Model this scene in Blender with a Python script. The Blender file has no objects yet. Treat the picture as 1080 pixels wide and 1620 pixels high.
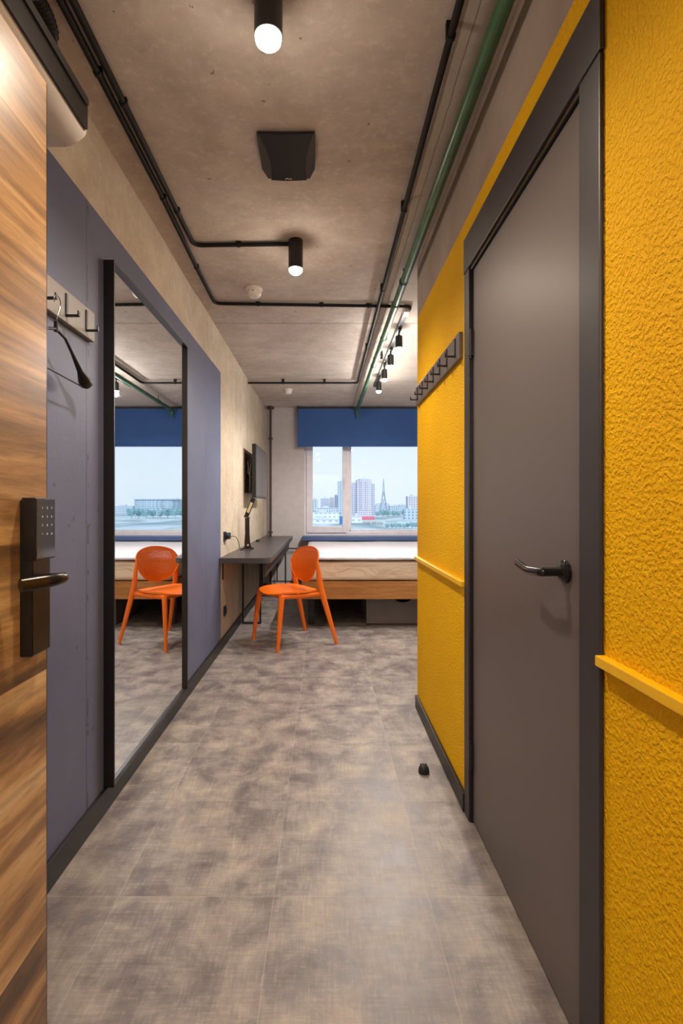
import bpy, bmesh, math, random
from mathutils import Vector, Matrix
random.seed(7)
PI = math.pi
S = bpy.context.scene
COL = S.collection

# ------------------------------------------------------------------ camera
F = 800.0; VX, VY = 513.0, 802.0; CH = 1.15
cam_d = bpy.data.cameras.new('camera'); cam = bpy.data.objects.new('camera', cam_d); COL.objects.link(cam)
cam.location = (0, 0, CH); cam.rotation_euler = (PI/2, 0, 0)
cam_d.sensor_fit = 'VERTICAL'; cam_d.sensor_height = 36.0; cam_d.lens = F/1620*36
cam_d.shift_x = (540-VX)/1620; cam_d.shift_y = -(810-VY)/1620
cam_d.clip_start = 0.01; cam_d.clip_end = 6000
S.camera = cam

# ------------------------------------------------------------------ view and world
S.view_settings.view_transform = 'Standard'; S.view_settings.look = 'None'
S.view_settings.gamma = 1.0; S.view_settings.use_curve_mapping = False
S.view_settings.exposure = 0.5
SKY_STRENGTH = 0.92
SUN_STRENGTH = 1.6
DAY_POWER = 1.0
SPOT_W = 38.0
TRACK_W = 34.0
FILL_W = 46.0
WARM = (1.0, 0.83, 0.66)
SPILL = 0.07
CONE = 146

def lin(c):
    return tuple((x/255/12.92 if x/255 <= .04045 else ((x/255+.055)/1.055)**2.4) for x in c)
def rgba(c): return (*lin(c), 1.0)

w = bpy.data.worlds.new('sky'); S.world = w; w.use_nodes = True
nt = w.node_tree; nt.nodes.clear()
tc = nt.nodes.new('ShaderNodeTexCoord'); sep = nt.nodes.new('ShaderNodeSeparateXYZ')
rp = nt.nodes.new('ShaderNodeValToRGB'); bg = nt.nodes.new('ShaderNodeBackground'); wo = nt.nodes.new('ShaderNodeOutputWorld')
nz = nt.nodes.new('ShaderNodeTexNoise'); nz.inputs['Scale'].default_value = 2.2; nz.inputs['Detail'].default_value = 4
mx = nt.nodes.new('ShaderNodeMixRGB'); mx.blend_type = 'MIX'; mx.inputs[2].default_value = rgba((238, 240, 244))
mr = nt.nodes.new('ShaderNodeMapRange'); mr.inputs[1].default_value = .45; mr.inputs[2].default_value = .75; mr.inputs[4].default_value = .55
nt.links.new(tc.outputs['Generated'], sep.inputs[0]); nt.links.new(sep.outputs['Z'], rp.inputs[0])
nt.links.new(tc.outputs['Generated'], nz.inputs['Vector']); nt.links.new(nz.outputs['Fac'], mr.inputs[0])
nt.links.new(mr.outputs[0], mx.inputs[0]); nt.links.new(rp.outputs[0], mx.inputs[1])
nt.links.new(mx.outputs[0], bg.inputs[0]); nt.links.new(bg.outputs[0], wo.inputs[0])
e = rp.color_ramp.elements
e[0].position = 0.0; e[0].color = rgba((214, 226, 238)); e[1].position = 0.5; e[1].color = rgba((196, 214, 235))
q = e.new(0.06); q.color = rgba((219, 230, 240)); q = e.new(.15); q.color = rgba((214, 226, 240))
bg.inputs[1].default_value = SKY_STRENGTH

sun_d = bpy.data.lights.new('facade_fill_sun', 'SUN'); sun_d.energy = SUN_STRENGTH; sun_d.angle = math.radians(35); sun_d.color = (1, .98, .96)  # soft sun added from behind the building to brighten the facades
sun = bpy.data.objects.new('facade_fill_sun', sun_d); COL.objects.link(sun); sun.rotation_euler = (math.radians(58), 0, math.radians(12))
def day_portal():
    l = bpy.data.lights.new('window_portal', 'AREA'); l.shape = 'RECTANGLE'; l.size = 2.3; l.size_y = 1.25
    l.cycles.is_portal = True
    o = bpy.data.objects.new('window_portal', l); COL.objects.link(o)
    o.location = (.85, 7.32, 1.38); o.rotation_euler = (-PI/2, 0, 0)
day_portal()

# ------------------------------------------------------------------ material helper
class NM:
    def __init__(s, name, rough=.6, metal=0.0, spec=.5):
        s.m = bpy.data.materials.new(name); s.m.use_nodes = True
        s.t = s.m.node_tree; s.b = s.t.nodes['Principled BSDF']; s.out = s.t.nodes['Material Output']
        s.b.inputs['Roughness'].default_value = rough; s.b.inputs['Metallic'].default_value = metal
        s.b.inputs['Specular IOR Level'].default_value = spec
        s.tc = s.n('ShaderNodeTexCoord')
    def n(s, k): return s.t.nodes.new(k)
    def l(s, a, b): s.t.links.new(a, b)
    def obj(s, scale=(1, 1, 1), loc=(0, 0, 0), rot=(0, 0, 0)):
        mp = s.n('ShaderNodeMapping'); mp.inputs['Scale'].default_value = scale; mp.inputs['Location'].default_value = loc
        mp.inputs['Rotation'].default_value = rot
        s.l(s.tc.outputs['Object'], mp.inputs['Vector']); return mp.outputs[0]
    def noise(s, v, scale, detail=4, rough=.55, dist=0.0):
        n = s.n('ShaderNodeTexNoise'); n.inputs['Scale'].default_value = scale; n.inputs['Detail'].default_value = detail
        n.inputs['Roughness'].default_value = rough; n.inputs['Distortion'].default_value = dist
        s.l(v, n.inputs['Vector']); return n.outputs['Fac']
    def ramp(s, f, stops):
        r = s.n('ShaderNodeValToRGB'); e = r.color_ramp.elements
        while len(e) < len(stops): e.new(.5)
        for el, (p, c) in zip(e, stops):
            el.position = p; el.color = c if len(c) == 4 else (*c, 1)
        s.l(f, r.inputs[0]); return r.outputs[0]
    def mr(s, f, a, b, c=0.0, d=1.0):
        m = s.n('ShaderNodeMapRange'); m.inputs[1].default_value = a; m.inputs[2].default_value = b
        m.inputs[3].default_value = c; m.inputs[4].default_value = d; s.l(f, m.inputs[0]); return m.outputs[0]
    def math(s, op, a, b=None, c=None):
        m = s.n('ShaderNodeMath'); m.operation = op
        for i, x in enumerate((a, b, c)):
            if x is None: continue
            if isinstance(x, (int, float)): m.inputs[i].default_value = x
            else: s.l(x, m.inputs[i])
        return m.outputs[0]
    def mix(s, f, a, b, mode='MIX'):
        m = s.n('ShaderNodeMixRGB'); m.blend_type = mode
        for i, x in ((0, f), (1, a), (2, b)):
            if isinstance(x, (int, float)): m.inputs[i].default_value = x
            elif isinstance(x, tuple): m.inputs[i].default_value = x
            else: s.l(x, m.inputs[i])
        return m.outputs[0]
    def xyz(s):
        m = s.n('ShaderNodeSeparateXYZ'); s.l(s.tc.outputs['Object'], m.inputs[0]); return m.outputs
    def line(s, coord, at, wd):       # 1 on a thin joint
        return s.math('LESS_THAN', s.math('ABSOLUTE', s.math('SUBTRACT', coord, at)), wd)
    def col(s, x):
        if isinstance(x, tuple): s.b.inputs['Base Color'].default_value = x
        else: s.l(x, s.b.inputs['Base Color'])
    def bump(s, h, strength=.3, dist=.01):
        b = s.n('ShaderNodeBump'); b.inputs['Strength'].default_value = strength; b.inputs['Distance'].default_value = dist
        s.l(h, b.inputs['Height']); s.l(b.outputs[0], s.b.inputs['Normal'])
    def rough(s, x): s.l(x, s.b.inputs['Roughness'])

def plain(name, c, rough=.5, metal=0.0, spec=.5, var=.06, vs=12, bump=0.0, bs=60):
    m = NM(name, rough, metal, spec); L = lin(c)
    f = m.noise(m.obj(), vs, 3)
    m.col(m.ramp(f, [(.3, tuple(x*(1-var) for x in L)), (.7, tuple(min(1, x*(1+var)) for x in L))]))
    if bump: m.bump(m.noise(m.obj(), bs, 4), bump, .004)
    return m.m

M = {}
M['black'] = plain('black_metal', (30, 28, 29), .42)
M['plastic'] = plain('black_plastic', (24, 22, 23), .35)
M['conduit'] = plain('conduit_plastic', (24, 21, 21), .68, spec=.3)
M['charcoal'] = plain('charcoal_lacquer', (66, 60, 61), .38, bump=.03, bs=300)
M['casing'] = plain('casing_lacquer', (48, 44, 48), .45)
M['leaf'] = plain('door_lacquer', (100, 91, 88), .43, var=.03, vs=2, bump=.02, bs=220)
M['chrome'] = plain('chrome', (190, 190, 190), .15, 1.0)
M['gunmetal'] = plain('gunmetal', (70, 62, 58), .25, .85)
M['blackchrome'] = plain('polished_black', (36, 33, 33), .16, .3)
M['keyglass'] = plain('keypad_glass', (52, 58, 74), .08, 0, .9)
M['white_plastic'] = plain('white_plastic', (222, 216, 210), .35)
M['pvc'] = plain('window_plastic', (220, 216, 222), .35)
M['rust'] = plain('brown_pipe', (70, 48, 44), .5)
M['orange'] = plain('orange_plastic', (234, 108, 4), .42, var=.03)
M['desk'] = plain('desk_laminate', (76, 72, 76), .35, bump=.03, bs=200)
M['grey_box'] = plain('grey_laminate', (100, 92, 89), .5)
M['rackboard'] = plain('taupe_board', (142, 136, 132), .5)
M['rackdark'] = plain('grey_board', (98, 90, 90), .45)
M['rubber'] = plain('rubber', (28, 26, 26), .55)
M['blue_plastic'] = plain('blue_plastic', (60, 110, 170), .4)
M['bed_cloth'] = None

def concrete_mat(name, c1, c2, c3, painted=False, seams_y=(), seams_x=(), seam_z=(), streak=(1, 1, 1)):
    m = NM(name, .82, 0, .25)
    v = m.obj(streak)
    a = m.noise(v, 1.1, 6, .6, .6); b = m.noise(v, 7, 6, .65); c = m.noise(m.obj(), 55, 3)
    base = m.ramp(a, [(.3, lin(c1)), (.5, lin(c2)), (.72, lin(c3))])
    base = m.mix(m.mr(b, .35, .7, 0, .5), base, (*[x*.72 for x in lin(c1)], 1))
    # small holes and rusty stains in the casting
    dn = m.n('ShaderNodeTexNoise'); dn.inputs['Scale'].default_value = 26; dn.inputs['Detail'].default_value = 3; m.l(m.obj(), dn.inputs['Vector'])
    dv = m.n('ShaderNodeVectorMath'); dv.operation = 'MULTIPLY_ADD'; m.l(dn.outputs['Color'], dv.inputs[0]); dv.inputs[1].default_value = (.06, .06, .06); m.l(m.tc.outputs['Object'], dv.inputs[2])
    vo = m.n('ShaderNodeTexVoronoi'); vo.inputs['Scale'].default_value = 6; m.l(dv.outputs[0], vo.inputs['Vector'])
    pit = m.math('LESS_THAN', vo.outputs['Distance'], .045)
    vo2 = m.n('ShaderNodeTexVoronoi'); vo2.inputs['Scale'].default_value = 11; m.l(dv.outputs[0], vo2.inputs['Vector'])
    pit2 = m.math('MULTIPLY', m.math('LESS_THAN', vo2.outputs['Distance'], .075), m.math('GREATER_THAN', m.noise(m.obj(), 2.3, 2), .58))
    pits = m.math('MAXIMUM', pit, pit2)
    grain = m.noise(m.obj(), 30, 4, .7)
    base = m.mix(m.mr(grain, .52, .72, 0, .35), base, (*[min(1, q*1.25) for q in lin(c3)], 1))
    base = m.mix(m.math('MULTIPLY', pits, .6), base, rgba((90, 68, 50)))
    x, y, z = m.xyz()[0:3]
    if not painted and seams_x:
        base = m.mix(m.math('MULTIPLY', m.math('GREATER_THAN', x, .392), .4), base, rgba((206, 196, 182)))
    wob = m.math('MULTIPLY', m.math('SUBTRACT', m.noise(m.obj(), 5, 3), .5), .018)
    joint = None
    for (co, lst) in ((y, seams_y), (x, seams_x), (z, seam_z)):
        for (at, wd) in lst:
            f = m.line(m.math('ADD', co, wob), at, wd)
            joint = f if joint is None else m.math('MAXIMUM', joint, f)
    height = m.math('ADD', m.math('MULTIPLY', b, .5), m.math('MULTIPLY', c, .25))
    height = m.math('SUBTRACT', height, m.math('MULTIPLY', pits, .8))
    if joint is not None:
        base = m.mix(m.math('MULTIPLY', joint, .55), base, rgba((82, 68, 58)))
        height = m.math('SUBTRACT', height, joint)
    if painted:
        mask = m.math('MULTIPLY', m.math('LESS_THAN', y, 4.07), m.math('LESS_THAN', z, 2.232))
        pn = m.noise(m.obj(), 2.5, 4)
        paint = m.ramp(pn, [(.3, lin((94, 99, 124))), (.7, lin((105, 109, 134)))])
        chip = m.math('MULTIPLY', pits, .5)
        paint = m.mix(chip, paint, rgba((62, 56, 60)))
        pj = None
        for (at, wd) in ((1.775, .0022), (3.08, .0022), (3.56, .002)):
            f = m.line(m.math('ADD', y, m.math('MULTIPLY', wob, .15)), at, wd); pj = f if pj is None else m.math('MAXIMUM', pj, f)
        paint = m.mix(m.math('MULTIPLY', pj, .75), paint, rgba((50, 46, 54)))
        crack = m.math('MULTIPLY', m.math('LESS_THAN', m.math('ABSOLUTE', m.math('SUBTRACT', m.math('ADD', y, m.math('MULTIPLY', wob, 2.2)), 1.785)), .006), m.math('GREATER_THAN', m.noise(m.obj(), 16, 3), .56))
        paint = m.mix(m.math('MULTIPLY', crack, .6), paint, rgba((66, 60, 66)))
        height = m.math('SUBTRACT', height, m.math('MULTIPLY', m.math('MAXIMUM', pj, crack), .8))
        base = m.mix(mask, base, paint)
        m.rough(m.mr(mask, 0, 1, .85, .5))
    m.col(base); m.bump(height, .35, .006)
    return m.m

M['ceiling'] = concrete_mat('ceiling_concrete', (178, 164, 152), (194, 182, 172), (208, 199, 191),
    seams_y=((3.83, .006), (5.62, .004), (6.45, .003)), seams_x=((.392, .006), (.43, .002)), streak=(1, 1.2, 1))
M['left_wall'] = concrete_mat('left_wall_concrete', (188, 169, 144), (202, 187, 166), (214, 203, 186), True,
    seams_y=((4.58, .004), (5.48, .008), (4.3, .002)), streak=(1.0, 1.0, 1.0))
M['plaster'] = concrete_mat('grey_plaster', (150, 140, 134), (164, 154, 148), (174, 166, 160), streak=(1, 1, 1))
M['back_wall'] = plain('back_wall_paint', (194, 188, 188), .8, bump=.1, bs=40)
M['white_wall'] = plain('white_wall_paint', (200, 194, 186), .85, bump=.08, bs=50)

def yellow():
    m = NM('yellow_stucco', .7, 0, .15)
    x, y, z = m.xyz()[0:3]
    n1 = m.noise(m.obj(), 330, 2, .6); n2 = m.noise(m.obj(), 120, 2, .5); n3 = m.noise(m.obj(), 2, 3)
    c = m.ramp(n3, [(.3, lin((238, 178, 0))), (.7, lin((246, 190, 0)))])
    m.low = c
    mask = m.math('LESS_THAN', z, 2.235)
    c2 = m.ramp(m.noise(m.obj(), 3, 5), [(.3, lin((150, 134, 124))), (.7, lin((176, 162, 150)))])
    m.col(m.mix(mask, c2, c))
    lump = m.mr(n2, .42, .62)
    h = m.math('ADD', m.math('MULTIPLY', lump, .7), m.math('MULTIPLY', n1, .5))
    fac = m.mr(mask, 0, 1, .12, 1)
    m.bump(m.math('MULTIPLY', h, fac), .9, .0034)
    return m.m
M['yellow'] = yellow()
M['yellow_smooth'] = plain('yellow_lacquer', (244, 190, 0), .4, var=.02)

def floor_mat():
    m = NM('vinyl_tile', .42, 0, .4)
    x, y, z = m.xyz()[0:3]
    def grid(co, off, size):
        f = m.math('FRACT', m.math('DIVIDE', m.math('SUBTRACT', co, off), size))
        d = m.math('MINIMUM', f, m.math('SUBTRACT', 1.0, f))
        return m.math('LESS_THAN', d, .0016), m.math('FLOOR', m.math('DIVIDE', m.math('SUBTRACT', co, off), size))
    gx, ix = grid(x, -.607, .457); gy, iy = grid(y, .525, .484)
    j = m.math('MAXIMUM', gx, gy)
    cb = m.n('ShaderNodeCombineXYZ'); m.l(ix, cb.inputs[0]); m.l(iy, cb.inputs[1])
    wn = m.n('ShaderNodeTexWhiteNoise'); wn.noise_dimensions = '3D'; m.l(cb.outputs[0], wn.inputs['Vector'])
    off = m.n('ShaderNodeVectorMath'); off.operation = 'MULTIPLY_ADD'
    m.l(wn.outputs['Color'], off.inputs[0]); off.inputs[1].default_value = (.7, .7, .7); m.l(m.tc.outputs['Object'], off.inputs[2])
    a = m.n('ShaderNodeTexNoise'); a.inputs['Scale'].default_value = 6.5; a.inputs['Detail'].default_value = 6; a.inputs['Roughness'].default_value = .62
    a.inputs['Distortion'].default_value = .4; m.l(off.outputs[0], a.inputs['Vector'])
    fx = m.noise(m.obj((12, 130, 1)), 1, 5, .7); fy = m.noise(m.obj((130, 12, 1)), 1, 5, .7)
    b2 = m.noise(m.obj((5, 14, 1)), 1, 5, .65); b3 = m.noise(m.obj((14, 5, 1)), 1, 5, .65)
    af = m.math('ADD', m.math('MULTIPLY', a.outputs['Fac'], .6), m.math('MULTIPLY', m.math('ADD', b2, b3), .2))
    c = m.ramp(af, [(.38, lin((98, 91, 93))), (.46, lin((125, 117, 116))), (.53, lin((151, 142, 135))), (.64, lin((180, 169, 156)))])
    weave = m.math('ADD', m.math('MULTIPLY', fx, .5), m.math('MULTIPLY', fy, .5))
    c = m.mix(m.mr(weave, .40, .60, 0, .30), c, rgba((98, 90, 94)))
    c = m.mix(m.math('MULTIPLY', m.mr(weave, .48, .36, 0, 1), .3), c, rgba((196, 180, 158)))
    v = m.mr(wn.outputs['Value'], 0, 1, .0, .16)
    c = m.mix(v, c, rgba((108, 96, 94)))
    c = m.mix(m.math('MULTIPLY', j, .4), c, rgba((196, 184, 170)))
    m.col(c)
    m.rough(m.mr(a.outputs['Fac'], .3, .7, .36, .52))
    m.bump(m.math('SUBTRACT', m.math('MULTIPLY', weave, .3), m.math('MULTIPLY', j, .3)), .2, .0015)
    return m.m
M['floor'] = floor_mat()

def wood(name, cols, axis='Y', sc=1.0, planks=None, rough=.42):
    m = NM(name, rough, 0, .45)
    st = {'Y': (3, .34, 3.4), 'X': (.5, 3, 3)}[axis]
    x, y, z = m.xyz()[0:3]
    v = m.obj(tuple(s*sc for s in st))
    if planks:
        iz = m.math('FLOOR', m.math('DIVIDE', z, planks))
        cb = m.n('ShaderNodeCombineXYZ'); m.l(m.math('MULTIPLY', iz, 3.71), cb.inputs[0]); m.l(m.math('MULTIPLY', iz, 1.37), cb.inputs[1])
        ad = m.n('ShaderNodeVectorMath'); ad.operation = 'ADD'; m.l(v, ad.inputs[0]); m.l(cb.outputs[0], ad.inputs[1]); v = ad.outputs[0]
    a = m.noise(v, 1.7, 7, .62, .7)
    fine = m.noise(m.obj(tuple(s*sc*14 for s in st)), 2.2, 5, .7, .3)
    c = m.ramp(a, cols)
    c = m.mix(m.mr(fine, .5, .72, 0, .42), c, (*[q*.5 for q in cols[0][1][:3]], 1))
    w_ = m.n('ShaderNodeTexWave'); w_.wave_type = 'BANDS'; w_.bands_direction = 'Z'; w_.inputs['Scale'].default_value = 1.6
    w_.inputs['Distortion'].default_value = 6; w_.inputs['Detail'].default_value = 4; w_.inputs['Detail Scale'].default_value = 1.2; m.l(v, w_.inputs['Vector'])
    c = m.mix(m.mr(w_.outputs['Fac'], .72, 1, 0, .25), c, (*[q*.62 for q in cols[0][1][:3]], 1))
    m.col(c); m.bump(m.math('ADD', fine, m.math('MULTIPLY', a, .5)), .12, .002)
    return m.m
M['door_wood'] = wood('walnut_veneer', [(.33, lin((70, 52, 38))), (.42, lin((124, 92, 60))), (.50, lin((172, 130, 84))), (.56, lin((202, 160, 106))), (.68, lin((224, 192, 146)))], 'Y', 1.0, .27, .33)
M['bed_wood'] = wood('oak_board', [(.28, lin((132, 84, 40))), (.5, lin((174, 118, 62))), (.74, lin((196, 142, 84)))], 'X', 1.4)

def cloth(name, c, bs=7, strength=.5, dist=.02):
    m = NM(name, .85, 0, .2); L = lin(c)
    f = m.noise(m.obj((1, 1, 2.2)), bs, 4, .55, .8)
    m.col(m.ramp(f, [(.3, tuple(x*.94 for x in L)), (.7, L)]))
    wv = m.noise(m.obj(), 500, 2)
    m.bump(m.math('ADD', f, m.math('MULTIPLY', wv, .02)), strength, dist)
    return m.m
M['mattress'] = cloth('lamplit_cover', (214, 192, 168), 4.5, .5, .03)  # white cover; warm lamp light is put into this cream tone
M['sheet'] = cloth('white_sheet', (214, 211, 218), 5, .6, .03)
M['blind'] = plain('blue_blind', (50, 90, 152), .75, var=.05, vs=3, bump=.05, bs=300)
M['sill'] = plain('blue_board', (72, 92, 138), .35, var=.04)

def green():
    m = NM('green_paint', .35, 0, .5)
    f = m.noise(m.obj(), 9, 4)
    m.col(m.ramp(f, [(.3, lin((48, 84, 52))), (.7, lin((66, 108, 68)))])); m.bump(m.noise(m.obj(), 40, 3), .1, .003)
    return m.m
M['green'] = green()

def emis(name, c, s):
    m = NM(name, .5); m.col((1, 1, 1, 1))
    m.b.inputs['Emission Color'].default_value = (*c, 1); m.b.inputs['Emission Strength'].default_value = s
    return m.m
M['bulb'] = emis('lit_bulb', (1, .90, .76), 22)
M['digit'] = emis('lit_digit', (.8, .9, 1), .25)  # white keypad marks given a faint glow of their own
M['led'] = plain('lamp_diffuser', (225, 205, 160), .4)

def glass_mat():
    m = NM('window_glass'); t = m.t; t.nodes.remove(m.b)
    tr = m.n('ShaderNodeBsdfTransparent'); tr.inputs[0].default_value = (.97, .985, .99, 1)
    gl = m.n('ShaderNodeBsdfGlossy'); gl.inputs['Roughness'].default_value = .01
    fr = m.n('ShaderNodeFresnel'); fr.inputs[0].default_value = 1.45
    mx = m.n('ShaderNodeMixShader'); m.l(fr.outputs[0], mx.inputs[0]); m.l(tr.outputs[0], mx.inputs[1]); m.l(gl.outputs[0], mx.inputs[2])
    m.l(mx.outputs[0], m.out.inputs[0]); return m.m
M['glass'] = glass_mat()
def mirror_mat():
    m = NM('mirror_silver', .012, 1.0); m.col((.86, .90, .92, 1)); return m.m
M['mirror'] = mirror_mat()

# ------------------------------------------------------------------ mesh helpers
def box(bm, x0, x1, y0, y1, z0, z1, bev=0.0, seg=2):
    r = bmesh.ops.create_cube(bm, size=1.0); vs = r['verts']
    bmesh.ops.scale(bm, vec=(x1-x0, y1-y0, z1-z0), verts=vs)
    bmesh.ops.translate(bm, vec=((x0+x1)/2, (y0+y1)/2, (z0+z1)/2), verts=vs)
    if bev:
        es = list({e for v in vs for e in v.link_edges})
        bmesh.ops.bevel(bm, geom=es, offset=bev, segments=seg, affect='EDGES', profile=.6)
    return bm
def B(*a, **k): return box(bmesh.new(), *a, **k)

def prism(bm, pts, axis, a0, a1, bev=0.0):
    """polygon pts (2D) extruded along axis; axis 'x': pts=(y,z); 'y': pts=(x,z); 'z': pts=(x,y)"""
    def P(p, a): return {'x': (a, p[0], p[1]), 'y': (p[0], a, p[1]), 'z': (p[0], p[1], a)}[axis]
    lo = [bm.verts.new(P(p, a0)) for p in pts]; hi = [bm.verts.new(P(p, a1)) for p in pts]
    n = len(pts); bm.faces.new(lo); bm.faces.new(hi[::-1])
    for i in range(n): bm.faces.new((lo[i], hi[i], hi[(i+1) % n], lo[(i+1) % n]))
    if bev:
        bmesh.ops.bevel(bm, geom=list({e for v in lo+hi for e in v.link_edges}), offset=bev, segments=2, affect='EDGES')
    bmesh.ops.recalc_face_normals(bm, faces=bm.faces)
    return bm

def tube(bm, pts, rad, seg=12, sx=1.0, sy=1.0, up=None, caps=True):
    pts = [Vector(p) for p in pts]; n = len(pts)
    if isinstance(rad, (int, float)): rad = [rad]*n
    rings = []; prev = None
    for i, p in enumerate(pts):
        d = (pts[min(i+1, n-1)]-pts[max(i-1, 0)]).normalized()
        if prev is None:
            u = Vector(up) if up else (Vector((0, 0, 1)) if abs(d.z) < .9 else Vector((1, 0, 0)))
        else: u = prev
        s_ = d.cross(u).normalized(); u = s_.cross(d).normalized(); prev = u
        rings.append([bm.verts.new(p+(s_*math.cos(2*PI*k/seg)*sx+u*math.sin(2*PI*k/seg)*sy)*rad[i]) for k in range(seg)])
    for a, b in zip(rings, rings[1:]):
        for k in range(seg): bm.faces.new((a[k], a[(k+1) % seg], b[(k+1) % seg], b[k]))
    if caps: bm.faces.new(rings[0][::-1]); bm.faces.new(rings[-1])
    bmesh.ops.recalc_face_normals(bm, faces=bm.faces)
    return bm

def fillet(pts, r, k=5):
    pts = [Vector(p) for p in pts]; out = [pts[0]]
    for i in range(1, len(pts)-1):
        a, b, c = pts[i-1], pts[i], pts[i+1]
        u = (a-b); v = (c-b); rr = min(r, u.length*.45, v.length*.45)
        p0 = b+u.normalized()*rr; p1 = b+v.normalized()*rr
        for j in range(k+1):
            t = j/k; out.append(p0*(1-t)**2+b*2*t*(1-t)+p1*t*t)
    out.append(pts[-1]); return out

def dense(pts, step):
    out = [Vector(pts[0])]
    for a, b in zip(pts, pts[1:]):
        a = Vector(a); b = Vector(b); n = max(1, int((b-a).length/step))
        for j in range(1, n+1): out.append(a.lerp(b, j/n))
    return out

def lathe(bm, prof, c=(0, 0, 0), axis='z', seg=28, flip=1):
    c = Vector(c); rings = []
    for r, h in prof:
        h *= flip; row = []
        for k in range(seg):
            a = 2*PI*k/seg; x, y = r*math.cos(a), r*math.sin(a)
            v = {'z': (x, y, h), 'x': (h, x, y), 'y': (x, h, y)}[axis]
            row.append(bm.verts.new(c+Vector(v)))
        rings.append(row)
    for a, b in zip(rings, rings[1:]):
        for k in range(seg): bm.faces.new((a[k], a[(k+1) % seg], b[(k+1) % seg], b[k]))
    bm.faces.new(rings[0][::-1]); bm.faces.new(rings[-1])
    bmesh.ops.remove_doubles(bm, verts=bm.verts, dist=1e-5)
    bmesh.ops.recalc_face_normals(bm, faces=bm.faces)
    return bm

def wpos(o):
    p = Vector((0, 0, 0))
    while o is not None: p += Vector(o.location); o = o.parent
    return p

def obj(name, bm, mat, parent=None, origin=None, smooth=None):
    """bm is in world coordinates; the object gets its origin and (if a part) its parent"""
    base = wpos(parent) if parent else Vector((0, 0, 0))
    if origin is None:
        if parent is None: origin = Vector((0, 0, 0))
        else: origin = base
    origin = Vector(origin)
    bmesh.ops.translate(bm, vec=-origin, verts=bm.verts)
    me = bpy.data.meshes.new(name); bm.to_mesh(me); bm.free()
    if smooth is not None:
        try:
            me.shade_smooth() if hasattr(me, 'shade_smooth') else None
            me.set_sharp_from_angle(angle=math.radians(smooth))
        except Exception: pass
    me.materials.append(mat)
    o = bpy.data.objects.new(name, me); COL.objects.link(o)
    o.location = origin-base if parent else origin
    if parent: o.parent = parent
    return o

def thing(name, label, cat, loc=(0, 0, 0), group=None):
    o = bpy.data.objects.new(name, None); COL.objects.link(o); o.location = loc; o.empty_display_size = .05
    o['label'] = label; o['category'] = cat
    if group: o['group'] = group
    return o
def tag(o, label, cat, group=None, kind=None):
    o['label'] = label; o['category'] = cat
    if group: o['group'] = group
    if kind: o['kind'] = kind
    return o
def struct(name, bm, mat, smooth=None, label=None, cat=None):
    o = obj(name, bm, mat, smooth=smooth); o['kind'] = 'structure'
    o['label'] = label; o['category'] = cat
    return o
def lamp_light(name, loc, power, parent, size=165, blend=.6, rad=.03, spill=1.0, tint=WARM):
    l = bpy.data.lights.new(name, 'SPOT'); l.energy = power; l.color = tint; l.spot_size = math.radians(size)
    l.spot_blend = blend; l.shadow_soft_size = rad
    g = bpy.data.lights.new(name+'_glow', 'POINT'); g.energy = power*SPILL*spill; g.color = tint; g.shadow_soft_size = rad
    og = bpy.data.objects.new(name+'_glow', g); COL.objects.link(og); og.parent = parent; og.location = Vector(loc)-wpos(parent)
    o = bpy.data.objects.new(name, l); COL.objects.link(o)
    o.parent = parent; o.location = Vector(loc)-wpos(parent)
    return o
def dup_tree(o, parent=None):
    c = o.copy(); COL.objects.link(c)
    if parent is not None: c.parent = parent
    for ch in list(o.children): dup_tree(ch, c)
    return c

# ------------------------------------------------------------------ room shell
XL, XR, YB, ZC = -.835, .535, 7.08, 2.54
XE = 2.6; YF = -1.9
struct('floor', B(-1.3, XE+.1, YF-.1, YB+.25, -.12, 0), M['floor'], label='grey brown mottled vinyl tile floor', cat='floor')
struct('ceiling', B(-1.3, XE+.1, YF-.1, YB+.25, ZC, ZC+.15), M['ceiling'], label='raw concrete ceiling with slab joints', cat='ceiling')
struct('wall_left', B(XL-.14, XL, .12, YB+.25, 0, ZC), M['left_wall'], label='raw concrete left wall, lower part painted slate grey', cat='wall')
# right block (bathroom) with its door opening
DY0, DY1, DZ = 1.050, 1.847, 2.018
bm = bmesh.new()
box(bm, XR, XR+.12, .12, DY0, 0, ZC); box(bm, XR, XR+.12, DY1, 2.91, 0, ZC); box(bm, XR, XR+.12, DY0, DY1, DZ, ZC)
struct('wall_right', bm, M['yellow'], label='yellow stucco wall with bare plaster above', cat='wall')
struct('wall_partition', B(XR+.12, XE, 2.79, 2.91, 0, ZC), M['white_wall'], label='white wall closing the bathroom toward the bedroom', cat='wall')
struct('wall_bedroom_right', B(XE, XE+.1, 2.79, YB+.25, 0, ZC), M['white_wall'], label='white right wall of the bedroom', cat='wall')
# back wall with window opening
WX0, WX1, WZ0, WZ1 = -.285, 2.05, .74, 2.36
bm = bmesh.new()
box(bm, XL, WX0, YB, YB+.24, 0, ZC); box(bm, WX1, XE, YB, YB+.24, 0, ZC)
box(bm, WX0, WX1, YB, YB+.24, 0, WZ0); box(bm, WX0, WX1, YB, YB+.24, WZ1, ZC)
struct('wall_back', bm, M['back_wall'], label='pale back wall around the window', cat='wall')
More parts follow.
